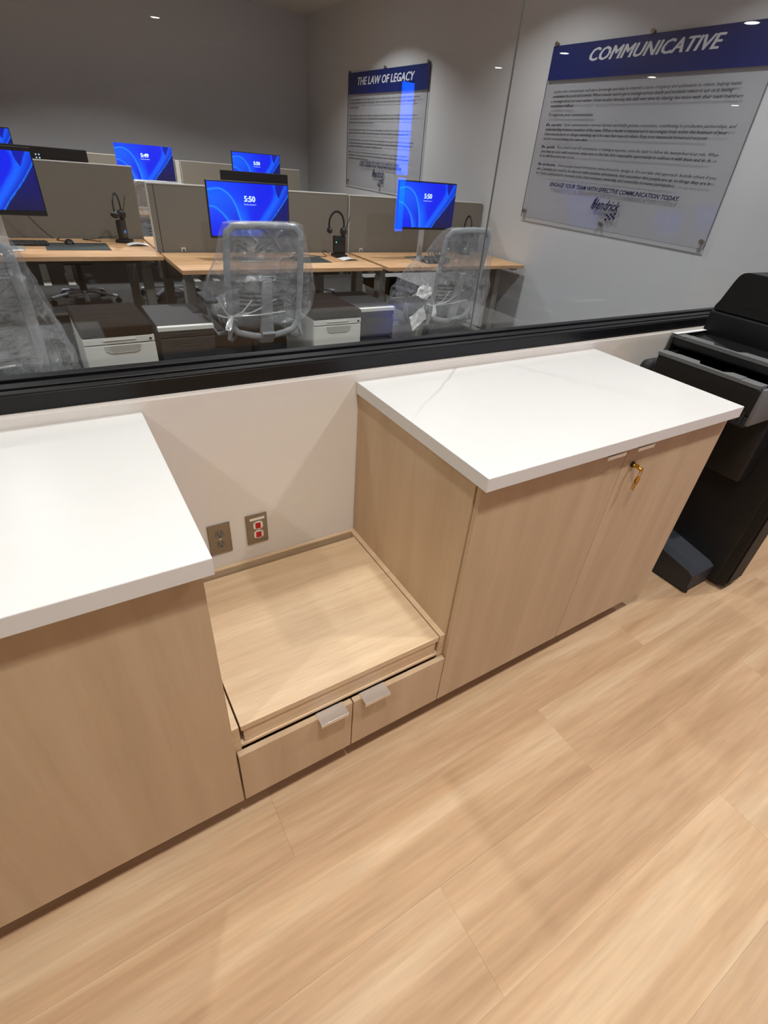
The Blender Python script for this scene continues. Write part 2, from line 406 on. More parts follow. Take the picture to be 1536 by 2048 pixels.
# right tall cabinet
t = thing('base_cabinet', 'light wood two-door base cabinet with key in its lock, beside the printer', 'cabinet', (1.24, -.3, 0))
off = Vector((-1.24, .3, 0))
def place(o):
    o.location = off; return o
place(side_panel_mb(.692, .710, H-T).build('side_panel', M['lam_v'], t))
place(side_panel_mb(1.777, 1.795, H-T).build('side_panel', M['lam_v'], t))
place(MB().box(.710, 1.777, -.513, -.495, FL, .08).build('toe_kick', M['lam_v'], t))
place(MB().box(.710, 1.777, -.555, -.01, .045, .063).build('bottom_panel', M['lam_v'], t))
d = place(MB().box(.6965, 1.2545, -DF, -DK-.0015, ZB, H-T-.008, .0012).build('door', M['lam_v'], t))
tab_handle(d, 1.128, 1.208, .866, -.588, -.6245, .009)
d2 = place(MB().box(1.2570, 1.7955, -DF, -DK-.0015, ZB, H-T-.008, .0012).build('door', M['lam_v'], t))
tab_handle(d2, 1.262, 1.340, .866, -.588, -.6245, .009)
m = MB().cyl((1.305, -DF, .794), (1.305, -DF-.006, .794), .009, n=20); m.cyl((1.318, -DF, .785), (1.318, -DF-.006, .785), .004)
m.build('lock', mat('dark_lock', srgb(60,45,38), .4, metal=.7), d2, True)
# keys: a ring from the lock with a brass key hanging
kt = thing('key_ring', 'brass keys on a small ring hanging from the cabinet lock', 'keys', (1.318, -.625, .77))
m = MB(); m.box(-.0135, -.009, -.0, .018, .018, .030); m.cyl((-.012, .020, .024), (-.004, -.006, .017), .0045, n=12)
m.ball((.000, -.004, .014), .0085, .004, .0085, 14, 8); m.build('inserted_key', M['brass'], kt, True)
m = MB(); m.tube([(.002+.0095*math.cos(a), -.004, .000+.0095*math.sin(a)) for a in [2*math.pi*i/20 for i in range(20)]], .0011, n=6, closed=True); m.build('ring', M['brass'], kt, True)
m = MB(); pts = [(.002+.0105*math.cos(a), -.021+.0125*math.sin(a)) for a in [2*math.pi*i/18 for i in range(18)]]
m.prism(pts, -.006, -.004, 'y'); m.prism([(-.002, -.030), (.006, -.030), (.003, -.054), (-.001, -.060), (-.005, -.055)], -.006, -.004, 'y'); m.build('hanging_key', M['brass'], kt)
m = MB(); pts = [(-.004+.009*math.cos(a), -.019+.012*math.sin(a)) for a in [2*math.pi*i/18 for i in range(18)]]
m.prism(pts, -.0035, -.002, 'y'); m.prism([(-.010, -.026), (-.003, -.028), (-.010, -.052), (-.014, -.050)], -.0035, -.002, 'y'); m.build('hanging_key', M['brass'], kt)
# left tall cabinet
t = thing('base_cabinet', 'light wood base cabinet left of the low unit, filling the bottom left', 'cabinet', (-.9, -.3, 0)); off = Vector((.9, .3, 0))
place(side_panel_mb(.036, .0545, H-T).build('side_panel', M['lam_v'], t))
place(side_panel_mb(-1.92, -1.90, H-T).build('side_panel', M['lam_v'], t))
place(MB().box(-1.90, .036, -.513, -.495, FL, .08).build('toe_kick', M['lam_v'], t))
place(MB().box(-1.90, .036, -.555, -.01, .045, .063).build('bottom_panel', M['lam_v'], t))
for a, b in ((-.9300, .0553), (-1.92, -.9325)):
    d = place(MB().box(a, b, -DF, -DK-.0015, ZB, H-T-.008, .0012).build('door', M['lam_v'], t))
tab_handle(d, -1.02, -.94, .866, -.588, -.6245, .009)
# low unit with pull-out tray and two drawers
t = thing('low_cabinet', 'low light wood unit with recessed tray top and two drawers, between the counters', 'cabinet', (.374, -.3, 0)); off = Vector((-.374, .3, 0))
ZL = .345
place(side_panel_mb(.0565, .0745, ZL).build('side_panel', M['lam_h'], t))
place(side_panel_mb(.674, .6915, ZL).build('side_panel', M['lam_h'], t))
place(MB().box(.0745, .674, -.0185, -.003, .04, ZL, .0006).build('back_panel', M['lam_h'], t))
tr = place(MB().box(.0790, .6705, -DK, -.052, ZL-.019, ZL, .0006).build('pull_out_tray', M['lam_h'], t))
MB().box(.0850, .6650, -DK+.004, -DK+.020, .272, ZL-.019, .0005).build('tray_apron', M['lam_h'], tr)
place(MB().box(.0745, .674, -DK-.0, -.03, .262, .271, .0005).build('tray_rail', M['lam_h'], t))
place(MB().box(.0745, .674, -.513, -.495, FL, .08).build('toe_kick', M['lam_v'], t))
place(MB().box(.0745, .674, -.555, -.02, .045, .063).build('bottom_panel', M['lam_v'], t))
for a, b, h0, h1 in ((.0600, .3765, .272, .352), (.3795, .6935, .404, .484)):
    d = place(MB().box(a, b, -DF, -DK-.0015, ZB, .2545, .0012).build('drawer', M['lam_v'], t))
    tab_handle(d, h0, h1, .2547, -.586, -.624, .010)
# wall plates
t = thing('power_outlet', 'steel duplex power outlet on the wall beside the left countertop', 'outlet', (.2128, 0, .459))
m = MB(); m.box(-.035, .035, -.006, -.0005, -.0575, .0575, .0028, 2); m.build('plate', M['steel'], t)
for z in (.0195, -.0195):
    m = MB(); pts = [(max(-.0135, min(.0135, .0172*math.cos(a))), z+.0145*math.sin(a)) for a in [2*math.pi*i/28 for i in range(28)]]
    m.prism(pts, -.0075, -.004, 'y'); s_ = m.build('socket', M['outgrey'], t)
    m = MB(); m.box(-.0075, -.0055, -.008, -.0055, z+.0005, z+.0085); m.box(.0050, .0070, -.008, -.0055, z+.0015, z+.0080); m.cyl((0, -.008, z-.0065), (0, -.0055, z-.0065), .0026, n=12)
    m.build('slots', M['black'], s_)
MB().cyl((0, -.0075, 0), (0, -.005, 0), .0035, n=16).build('screw', M['alu'], t, True)
t = thing('data_outlet', 'steel wall plate with two red sockets and a white label strip', 'outlet', (.3326, 0, .461))
m = MB(); m.box(-.035, .035, -.006, -.0005, -.0575, .0575, .0028, 2); m.build('plate', M['steel'], t)
for z in (.0145, -.0215):
    m = MB(); pts = [(.003+max(-.0155, min(.0155, .019*math.cos(a))), z+.0155*math.sin(a)) for a in [2*math.pi*i/28 for i in range(28)]]
    m.prism(pts, -.0085, -.004, 'y'); s_ = m.build('insert', M['white'], t)
    m = MB(); m.box(-.0060, .0115, -.0095, -.0080, z-.0110, z+.0110); r_ = m.build('red_jack', M['red'], s_) if False else m.build('jack', M['red'], s_, label='red square data jack')
m = MB(); m.box(-.022, .026, -.0068, -.0058, .036, .0445); m.build('label_strip', M['white'], t)

# ================================================================== PRINTER
t = thing('printer', 'large black office copier with side output trays, at the right edge', 'printer', (2.5, -.4, 0)); off = Vector((-2.5, .4, 0))
place(MB().prism([(-.655, FL+.012), (-.12, FL+.012), (-.12, .100), (-.40, .100), (-.63, .058), (-.655, .045)], 2.100, 2.280, 'x').build('base_foot', M['darkg'], t))
place(MB().prism([(-.654, .046), (-.63, .0595), (-.40, .1015), (-.40, .098), (-.63, .056)], 2.101, 2.279, 'x').build('foot_cap', M['printg2'], t))
place(MB().box(2.110, 2.120, -.66, -.12, FL, FL+.03, .003).build('foot_skirt', M['black'], t))
place(MB().box(2.285, 2.42, -.735, -.06, FL+.022, .93, .012, 3).build('finisher_tower', M['blackm'], t, True))
place(MB().box(2.279, 2.285, -.69, -.10, FL+.03, .84, .002).build('side_cover', M['black'], t))
place(MB().box(2.29, 2.415, -.740, -.733, FL+.05, .86, .003).build('finisher_door', M['blackm'], t))
place(MB().box(2.425, 3.0, -.54, -.05, FL+.10, .93, .01, 2).build('main_body', M['blackm'], t, True))
for z0, z1 in ((.06, .23), (.24, .41), (.42, .59)):
    pd = place(MB().box(2.44, 2.98, -.550, -.538, z0, z1, .004).build('paper_drawer', M['darkg'], t))
    MB().box(2.60, 2.78, -.556, -.549, z0+.10, z0+.125, .002).build('grip', M['black'], pd)
for x, y in ((2.52, -.60), (2.93, -.50), (2.52, -.12), (2.93, -.12)):
    m = MB(); m.cyl((x-.02, y, FL+.030), (x+.02, y, FL+.030), .030, n=18); m.box(x-.016, x+.016, y-.02, y+.06, FL+.04, FL+.11); place(m.build('caster', M['black'], t, True))
place(MB().box(2.285, 3.0, -.76, -.150, .950, 1.078, .010, 3).build('scanner_unit', M['blackm'], t, True))
fp = [(-.158, 1.081), (-.160, 1.100), (-.176, 1.122), (-.196, 1.195), (-.202, 1.214), (-.214, 1.228), (-.232, 1.234), (-.75, 1.234), (-.75, 1.081)]
m = MB(); m.prism(fp, 2.288, 3.0, 'x'); bmesh.ops.bevel(m.bm, geom=m.bm.edges[:], offset=.003, segments=2, affect='EDGES')
place(m.build('document_feeder', M['blackm'], t, True))
place(MB().box(2.2865, 2.2885, -.56, -.27, 1.118, 1.121).build('feeder_groove', M['black'], t))
place(MB().box(2.415, 2.98, -.60, -.08, .92, .952).build('neck', M['black'], t))
def rim(x0, z, ya, yb, n0, n1, zz=.012):
    m = MB()
    # three segments with a hand notch in the middle piece
    L_ = abs(yb-ya); y1 = ya+(-.055); y2 = yb+.075
    m.prism([(x0, ya), (x0+.052, ya), (x0+.052, y1+.0015), (x0, y1+.0015)], z-zz, z, 'z')
    m.prism([(x0, y1), (x0+.052, y1), (x0+.052, n0), (x0+.018, n0-.018), (x0+.018, n1+.018), (x0+.052, n1), (x0+.052, y2), (x0, y2)], z-zz, z+.0015, 'z')
    m.prism([(x0, y2-.0015), (x0+.052, y2-.0015), (x0+.052, yb), (x0+.010, yb), (x0, yb+.012)], z-zz, z, 'z')
    return m
# lower tray
lt = place(MB().box(1.952, 1.962, -.60, -.19, .835, .934, .003).build('lower_tray', M['black'], t))
rim(1.948, .946, -.190, -.592, -.335, -.465).build('tray_rim', M['printg'], lt)
MB().prism([(1.962, .842), (2.285, .900), (2.285, .888), (1.962, .832)], -.59, -.20, 'y').build('tray_bed', M['black'], lt)
MB().box(1.952, 2.28, -.612, -.597, .80, .94, .007, 2).build('tray_end', M['printg'], lt, True)
MB().box(1.956, 2.28, -.20, -.188, .83, .94, .004).build('tray_end', M['black'], lt)
mm = MB()
for k in range(5): mm.box(1.950, 1.954, -.585+.018*k, -.577+.018*k, .80, .845)
mm.box(1.955, 2.28, -.60, -.20, .79, .832, .004); mm.build('tray_underside', M['darkg'], lt)
ut = place(MB().box(2.075, 2.085, -.62, -.15, .955, .984, .003).build('upper_tray', M['black'], t))
rim(2.068, .996, -.150, -.640, -.300, -.430).build('tray_rim', M['printg'], ut)
MB().prism([(2.085, .962), (2.285, .985), (2.285, .975), (2.085, .950)], -.63, -.155, 'y').build('tray_bed', M['black'], ut)
MB().prism([(2.072, .99), (2.283, .99), (2.283, .80), (2.120, .80), (2.06, .88)], -.160, -.148, 'y').build('tray_end', M['darkg'], ut)
MB().box(2.06, 2.28, -.175, -.155, .999, 1.000).build('paper_edge', M['paper'], ut)
place(MB().box(2.06, 2.28, -.125, -.055, .50, .865, .03, 4).build('rear_cover', M['darkg'], t, True))
place(MB().box(2.18, 2.283, -.60, -.14, .50, .80, .01, 2).build('tray_support', M['black'], t, True))

# ================================================================== OFFICE BEHIND THE GLASS
DH = .74
def desk(x0, x1, y0, y1, label):
    w, dp = x1-x0, y1-y0
    t = thing('desk', label, 'desk', (x0, y0, 0), 0)
    MB().box(0, w, 0, dp, DH-.029, DH, .0015).build('desktop', M['desk'], t)
    MB().box(.06, w-.06, dp*.5-.04, dp*.5+.04, DH-.075, DH-.030).build('beam', M['darkg'], t)
    for x in (.055, w-.125):
        m = MB(); m.box(x, x+.07, dp*.34, dp*.34+.09, .02, .62, .004); m.box(x+.007, x+.063, dp*.34+.007, dp*.34+.083, .62, DH-.03); 
        m.box(x+.005, x+.065, .03, dp-.04, DH-.05, DH-.0295)
        L_ = m.build('leg', M['leg'], t)
        MB().box(x-.003, x+.073, .05, dp-.06, .0, .022, .004).build('foot', M['leg'], L_)
    return t
desk(-.85, .740, 3.160, 3.970, 'light wood desk on grey legs at the left, under the left partition')
desk(.752, 2.357, 2.630, 3.315, 'light wood desk in the middle, behind the wrapped grey chair')
desk(2.402, 3.962, 2.600, 3.315, 'light wood desk at the right, against the wall below the signs')
desk(.752, 2.357, 3.42, 4.12, 'light wood desk facing away behind the middle partition')
desk(-.85, .740, 4.06, 4.76, 'light wood desk facing away behind the left partition')
desk(.10, 1.66, 5.75, 6.50, 'light wood desk in the back row, under the monitor reading 5:49')
desk(1.72, 3.28, 5.75, 6.50, 'light wood desk in the back row, left of the back corner')
desk(-1.52, .04, 5.75, 6.50, 'light wood desk in the back row at the far left')
def partition(x0, x1, y0, y1, ztop, label, clips=(), rounded=False, zb=.55, split=None):
    t = thing('desk_partition', label, 'partition', (x0, y0, 0)); w = x1-x0; d_ = y1-y0
    r = .035
    if rounded:
        pts = [(0, zb), (w, zb), (w, ztop-r)]+[(w-r+r*math.cos(a), ztop-r+r*math.sin(a)) for a in (.4, .8, 1.2)]+[(w-r, ztop), (0, ztop)]
    else: pts = [(0, zb), (w, zb), (w, ztop), (0, ztop)]
    MB().prism(pts, 0, d_, 'y').build('fabric_panel', M['fabric'], t)
    MB().box(-.002, w-(r if rounded else -.002), -.002, d_+.002, ztop, ztop+.007).build('top_trim', M['trim'], t)
    MB().box(-.006, -.0005, -.001, d_+.001, zb, ztop+.006).build('edge_trim', M['trim'], t)
    for cx in clips:
        m = MB(); m.box(cx-x0-.017, cx-x0+.017, -.004, -.0005, DH+.004, DH+.034, .001)
        cl = m.build('clip', M['trim'], t); MB().cyl((cx-x0, -.006, DH+.016), (cx-x0, -.003, DH+.016), .007, n=12).build('screw', M['black'], cl)
    if split:
        for sx in split: MB().box(sx-x0, sx-x0+.004, -.0012, -.0003, zb, ztop).build('seam', M['darkg'], t)
    return t
partition(-.85, .752, 3.985, 4.03, 1.252, 'grey fabric partition of the left desk, behind the headset with blue light')
partition(.735, 2.380, 3.335, 3.385, 1.190, 'grey fabric partition of the middle desk with light top edge', (.93,), split=(.775,))
partition(2.400, 3.958, 3.335, 3.370, 1.186, 'grey fabric partition of the right desk with rounded corner', (2.53,), True)
partition(.08, 1.640, 6.56, 6.60, 1.245, 'grey fabric partition behind the monitor reading 5:49 in the back row')
partition(1.720, 3.3, 6.56, 6.60, 1.245, 'grey fabric partition behind the rear monitor reading 5:50 near the corner')
partition(-1.52, .0, 6.56, 6.60, 1.245, 'grey fabric partition at the far left of the back row')
tag(MB().box(1.655, 1.705, 6.56, 6.61, 0, 1.25, .003).build('partition_post', M['trim']), 'pale post between the two back-row partitions', 'post')
# --- screen picture
def seg_dist(P, pts):
    d = np.full(P.shape[:2], 9.0)
    for a, b in zip(pts[:-1], pts[1:]):
        a = np.array(a); b = np.array(b); ab = b-a
        tt = np.clip(((P-a)@ab)/(ab@ab), 0, 1); d = np.minimum(d, np.linalg.norm(P-(a+tt[..., None]*ab), axis=2))
    return d
def smooth_pts(pts, n=10):
    out = []; P_ = [np.array(p, float) for p in pts]; P_ = [2*P_[0]-P_[1]]+P_+[2*P_[-1]-P_[-2]]
    for i in range(1, len(P_)-2):
        for k in range(n):
            s = k/n; a, b, c, d_ = P_[i-1:i+3]
            out.append(.5*((2*b)+(-a+c)*s+(2*a-5*b+4*c-d_)*s*s+(-a+3*b-3*c+d_)*s**3))
    return out+[P_[-2]]
def xat(pts, V):
    p = np.array(pts); o = np.argsort(p[:, 1]); return np.interp(V, p[o, 1]/1.0, p[o, 0])
def picture(nx, ny):
    u, v = np.meshgrid(np.linspace(0, 1, nx), np.linspace(0, 1, ny)); asp = .5625
    P = np.stack([u, v*asp], 2)
    sc = lambda q: [(a, b*asp) for a, b in q]
    col = np.zeros((ny, nx, 3)); ss = lambda x: np.clip(x, 0, 1)
    col[:] = (0, .012, .78)
    col += ss(1-1.6*np.hypot(u-.0, v-.25))[..., None]*np.array((0, .07, .25))
    arc1 = smooth_pts([(0, .15), (.14, .12), (.25, .22), (.32, .40), (.365, .65), (.385, .85), (.39, 1.0)])
    arc2 = smooth_pts([(0, .44), (.08, .47), (.17, .60), (.235, .78), (.27, 1.0)])
    e1 = xat([p for p in arc1 if p[1] > .13], v); e2 = xat(arc2, v)
    # inside arcs slightly darker, right of arc 1 glowing flare for the lower part
    fl = ss(1-(u-e1)/.16)*(u > e1)*ss((v-.25)*2.2)
    col += fl[..., None]*np.array((0, .13, .22)) 
    fl2 = ss(1-(u-e2)/.09)*(u > e2)*ss((v-.5)*2.5); col += fl2[..., None]*np.array((0, .09, .15))
    ins = (u < e1)*(v > .16); col[...] = np.where((ins & (u > e2))[..., None], col*np.array((1, 1.4, .93)), col)
    for arc, wd, a in ((arc1, .009, .75), (arc2, .009, .65)):
        k = np.exp(-(seg_dist(P, sc(arc))/wd)**2)*a; col = col*(1-k[..., None])+k[..., None]*np.array((.02, .33, 1.0))
    # right-hand ribbons
    Ls = [(.80, 0), (.82, .12), (.79, .3), (.70, .5), (.60, .72), (.52, .88), (.47, 1.0)]
    Rs = [(.83, 0), (.845, .14), (.875, .26), (.80, .45), (.72, .62), (.62, .82), (.54, 1.0)]
    l1, r1 = xat(smooth_pts(Ls), v), xat([(a, b) for a, b in Rs], v)
    k = (ss((u-l1+.02)/.05)*(u < r1)); col = col*(1-k[..., None]*.85)+k[..., None]*.85*np.array((0, .12, 1.0))
    l2, r2 = xat([(.955, 0), (.875, .26), (.80, .45), (.72, .62), (.62, .82), (.54, 1.0)], v), xat([(1.06, 0), (.96, .26), (.87, .46), (.78, .64), (.68, .82), (.60, 1.0)], v)
    tri = (u > xat([(.83, 0), (.845, .14), (.875, .26), (.875, 1)], v))*(u < l2)*(v < .27)
    col[...] = np.where(tri[..., None] > 0, np.array((0, .006, .36)), col)
    k = (u >= l2)*(u < r2); g = ss((u-l2)/np.maximum(r2-l2, .01))
    col[...] = np.where(k[..., None] > 0, (1-g)[..., None]*np.array((0, .09, .9))+g[..., None]*np.array((0, .012, .45)), col)
    dk = u >= r2+.015; f = ss((v-.2)*1.2)
    col[...] = np.where(dk[..., None], np.array((.0, .003, .16))*(1-f[..., None])+f[..., None]*np.array((.004, .004, .045)), col)
    edge = (u >= r2)*(u < r2+.015); col[...] = np.where(edge[..., None] > 0, np.array((0.0, .16, .95)), col)
    return ss(col)
NX, NY = 150, 86
PIC = picture(NX, NY)
def screen_mesh(w, h):
    me = bpy.data.meshes.new('screen')
    vs = [((i/(NX-1)-.5)*w, 0, (.5-j/(NY-1))*h) for j in range(NY) for i in range(NX)]
    fs = [(j*NX+i, (j+1)*NX+i, (j+1)*NX+i+1, j*NX+i+1) for j in range(NY-1) for i in range(NX-1)]
    me.from_pydata(vs, [], fs); a = me.color_attributes.new('screen', 'FLOAT_COLOR', 'POINT')
    cols = np.concatenate([PIC.reshape(-1, 3), np.ones((NX*NY, 1))], 1).ravel(); a.data.foreach_set('color', cols)
    me.materials.append(M['screen']); return me
SCR = screen_mesh(.598, .337)
def monitor(x, y, zb, rz, label, clock='5:50', on=True, w=.612, h=.364, stand=DH):
    """x, y: centre, zb: bottom of the panel; faces -y at rz 0"""
    t = thing('monitor', label, 'monitor', (x, y, stand), rz, 'monitors on the office desks')
    z = zb-stand
    MB().box(-w/2, w/2, 0, .022, z, z+h, .003).build('housing', M['black'], t)
    MB().box(-w*.28, w*.28, .020, .048, z+.07, z+h-.08, .012, 2).build('rear_cover', M['black'], t)
    if on:
        s = bpy.data.objects.new('screen', SCR); C.objects.link(s); s.parent = t; s.location = (0, -.0015, z+h/2+.004)
        ux, uy = Vector((1, 0, 0)), Vector((0, 0, 1)); m = MB()
        for dx in (0, .0012):
            add_text(m, clock, (-.040+dx, -.0012-dx*.1, .055), ux, uy, .082, .036, bold=.02)
        m.build('clock_digits', M['clock'], s)
        m = MB(); add_text(m, 'Thursday, December 4', (-.045, -.0012, .033), ux, uy, .092, .0085); m.build('date_line', M['clock'], s)
    else: pass
    m = MB(); m.box(-.03, .03, .042, .056, .008, z+h*.55, .003); m.build('stand_neck', M['alu'] if on else M['black'], t)
    MB().box(-.11, .11, -.04, .14, 0, .008, .003).build('stand_foot', M['alu'] if on else M['black'], t)
    return t
monitor(1.358, 2.93, .897, 0, 'lit blue monitor reading 5:50 on the middle desk, above the wrapped chair')
monitor(2.955, 2.93, .985, 0, 'lit blue monitor reading 5:50 on the right desk, on a slim stand')
monitor(-.235, 3.42, .953, 0, 'lit blue monitor cut off by the left edge of the photo', h=.392)
monitor(1.225, 6.05, 1.045, 0, 'lit blue monitor reading 5:49 in the back row', '5:49', w=.545, h=.325).scale = (1, 1, 1)
monitor(2.515, 6.05, 1.040, 0, 'small lit blue monitor reading 5:50 in the back row near the corner')
monitor(-.30, 6.05, 1.055, 0, 'lit blue monitor at the far left of the back row')
monitor(1.75, 3.93, .92, math.pi, 'black back of a monitor facing away behind the middle partition', on=False)
mo = monitor(.19, 4.45, .965, math.pi, 'black back of a monitor facing away behind the left partition', on=False)
m = MB()
for dx in (0, .022):
    for dz in (0, -.022): m.box(.060-dx, .068-dx, .0485, .0495, .532+dz, .540+dz)
m.build('status_lights', M['clock'], mo)
# small pale emissive dots on the back of the left one
# --- headsets on charging stands
def headset(x, y, rz, label, led, profile=False):
    t = thing('headset', label, 'headset', (x, y, DH), rz); t.scale = (1.12, 1.12, 1.12)
    m = MB(); m.box(-.05, .05, -.045, .05, 0, .022, .006, 2); m.prism([(-.02, .02), (.02, .02), (.03, .15), (.0, .15)], -.045, .045, 'x') if False else m.box(-.047, .052, -.012, .024, .02, .146, .006, 2)
    b = m.build('charging_base', M['black'], t, True)
    if led == 'g': MB().box(-.036, -.029, -.0145, -.012, .10, .108).build('light', M['ledg'], b)
    else: MB().box(-.014, .018, -.0145, -.012, .062, .078).build('light', M['ledb'], b)
    m = MB(); R_ = .068; cx = -.025
    arc = [(cx+R_*math.cos(a)*.92, 0, .222+R_*1.25*math.sin(a)) for a in [math.radians(-22+i*(224/18)) for i in range(19)]]
    m.tube(arc, .008, .005, 8, up=Vector((0, 1, 0))); m.build('headband', M['black'], t, True)
    for sx in (-1, 1):
        m = MB(); c_ = (cx+sx*.058, 0, .176 if sx > 0 else .182); m.ball(c_, .020 if sx < 0 else .024, .030, .032 if sx > 0 else .022); m.build('earcup', M['black'], t, True)
    m = MB(); m.tube([(cx+.066, -.005, .18), (cx+.085, -.02, .235), (cx+.098, -.03, .29)], .0025, n=6); m.build('microphone_boom', M['black'], t, True)
    return t
headset(2.185, 3.10, 0, 'black headset on its stand with green light, on the middle desk', 'g')
headset(.575, 3.79, math.radians(62), 'black headset on its stand with blue light, on the left desk', 'b')
headset(3.66, 3.20, math.radians(80), 'black headset partly behind the wrapped right chair', 'b')
headset(1.02, 3.72, math.radians(30), 'black headset band just above the middle partition', 'b')
# --- desk items
tag(MB().box(-.21, .21, -.16, .16, 0, .003, .0012).build('mouse_mat', M['matte']), 'dark grey mouse mat on the left desk', 'mat').location = (.215, 3.575, DH+.0002)
t = thing('computer_mouse', 'black computer mouse at the back of the left mouse mat', 'mouse', (.17, 3.69, DH+.0035))
m = MB(); m.ball((0, 0, .002), .033, .055, .030)
for v in m.bm.verts: v.co.z = max(v.co.z, 0)
m.build('body', M['black'], t, True)
MB().box(-.003, .003, .02, .036, .030, .036, .001).build('wheel', M['alu'], t)
def keyboard(x, y, rz, label):
    t = thing('keyboard', label, 'keyboard', (x, y, DH), rz)
    MB().box(-.22, .22, -.07, .07, 0, .016, .004).build('case', M['black'], t)
    m = MB()
    for r in range(5):
        for c in range(15): m.box(-.21+c*.028, -.186+c*.028, -.058+r*.024, -.038+r*.024, .016, .021)
    k = m.build('keys', M['darkg'], t); k['kind'] = 'stuff'; return t
keyboard(-.19, 3.67, 0, 'black keyboard at the left edge of the left desk')
t = thing('phone_dock', 'low black dock with cables at the monitor foot on the right desk', 'dock', (2.97, 2.95, DH))
t.location = (3.02, 2.79, DH)
MB().prism([(-.13, .0), (.10, .0), (.12, .028), (.10, .045), (-.10, .045), (-.14, .03)], -.06, .07, 'y').build('body', M['black'], t)
m = MB(); random.seed(2)
for k in range(5):
    pts = [(-.05+.03*k, .04, .045), (-.06+.035*k, .05, .075+.01*k), (-.02+.02*k, .06, .10-.008*k), (.03+.015*k, .068, .05), (.04+.02*k, .060, .046)]
    m.tube([Vector(p) for p in smooth_pts(pts, 5)], .0028, n=5)
m.build('cables', M['black'], t, True)
tag(MB().box(-.15, .13, -.13, .13, 0, .003, .0012).build('mouse_mat', M['matte']), 'dark grey mouse mat on the middle desk, right of the wrapped chair', 'mat').location = (1.86, 2.97, DH+.0002)
def leaflet(x, y, rz, label):
    m = MB(); rows = [[(-.075+.15*i/8, -.05+.1*j/4, .002+.012*math.sin(math.pi*i/8)) for i in range(9)] for j in range(5)]; m.grid(rows)
    rows = [[(-.07+.15*i/8, -.045+.1*j/4, .0005+.006*math.sin(math.pi*i/8)) for i in range(9)] for j in range(5)]; m.grid(rows)
    o = m.build('leaflet', M['paper'], None, True); o.location = (x, y, DH+.001); o.rotation_euler = (0, 0, rz); tag(o, label, 'paper'); return o
leaflet(2.20, 2.96, .1, 'small folded white leaflet by the green-lit headset stand')
leaflet(.645, 3.66, .0, 'small folded white leaflet by the blue-lit headset stand')
def cable(pts, label):
    m = MB(); m.tube([Vector(p) for p in smooth_pts(pts, 6)], .003, n=5); o = m.build('cable', M['black'], None, True); tag(o, label, 'cable'); return o
z = DH+.004
cable([(.53, 3.84, z+.03), (.44, 3.90, z+.02), (.36, 3.93, z), (.28, 3.91, z), (.33, 3.86, z), (.40, 3.80, z)], 'thin black cable running from the blue-lit headset stand')
cable([(.17, 3.76, z+.004), (.10, 3.86, z), (.12, 3.95, z)], 'thin black mouse cable on the left desk')
cable([(2.115, 3.15, z+.01), (2.09, 3.19, z+.03), (2.05, 3.15, z+.02), (2.06, 3.10, z), (1.95, 3.14, z), (1.82, 3.22, z)], 'looped black cable left of the green-lit headset stand')
cable([(-.10, 3.88, 1.03), (-.06, 3.90, .92), (.0, 3.91, .83), (.06, 3.93, .76), (.08, 3.93, z)], 'black cable hanging behind the left monitor')
# --- pedestals
def pedestal(x, y, rz, label, cushion=True, w=.385, hgt=.495):
    t = thing('drawer_pedestal', label, 'pedestal', (x, y, 0), rz)
    MB().box(0, w, .02, .54, .03, hgt, .004).build('body', M['darkg'] if not cushion else M['ped'], t)
    for z0, z1 in ((hgt-.038, hgt-.002), (hgt-.20, hgt-.046), (.035, hgt-.208)):
        d = MB().box(0, w, 0, .018, z0, z1, .002).build('drawer_front', M['ped'] if cushion else M['darkg'], t)
        if z1-z0 > .1:
            m = MB(); a0, a1 = w*.27, w*.78; zt = z1-.004
            m.tube([(a0, -.001, zt), (a0+.01, -.003, zt-.030), (a0+.03, -.004, zt-.040), (a1-.03, -.004, zt-.040), (a1-.01, -.003, zt-.030), (a1, -.001, zt)], .003, n=6)
            m.box(a0+.006, a1-.006, -.002, .002, zt-.036, zt); m.build('pull_recess', M['pullw'] if cushion else M['darkg'], d)
        else:
            m = MB().box(w*.27, w*.73, -.006, .0, z0+.018, z0+.026, .002); m.build('pull_lip', M['ped'] if cushion else M['darkg'], d)
            MB().cyl((w*.94, -.006, z0+.016), (w*.94, .0, z0+.016), .007, n=12).build('lock', M['black'], d)
    if cushion: MB().box(-.004, w+.004, -.005, .545, hgt, hgt+.062, .016, 3).build('cushion', M['cush'], t, True)
    else:
        MB().box(-.004, w+.004, .03, .545, hgt, hgt+.028, .003).build('top_panel', M['darkg'], t)
        MB().box(-.004, w+.004, -.004, .029, hgt, hgt+.028, .003).build('front_rail', M['ped'], t)
    return t
pedestal(.036, 2.06, .035, 'white pedestal with dark seat cushion, left of the wrapped middle chair')
pedestal(1.49, 2.11, 0, 'white pedestal with dark seat cushion, right of the wrapped middle chair')
pedestal(.455, 2.10, 0, 'dark pedestal with white top beside the middle desk leg', False, w=.33)
pedestal(1.888, 2.24, 0, 'dark pedestal with white top left of the wrapped right chair', False, w=.36)
pedestal(2.56, 2.78, 0, 'pedestal with black cushion under the right desk', True, hgt=.46)
pedestal(1.72, 3.45, 0, 'pedestal with dark cushion under the far side of the middle desk', True)
b = MB(); b.box(0, .30, 0, .03, 0, .42, .003); o = b.build('cardboard_panel', mat('cardboard', srgb(150,122,92), .9)); o.location = (1.80, 3.30, 0.0); tag(o, 'brown cardboard sheet standing under the middle desk', 'cardboard')
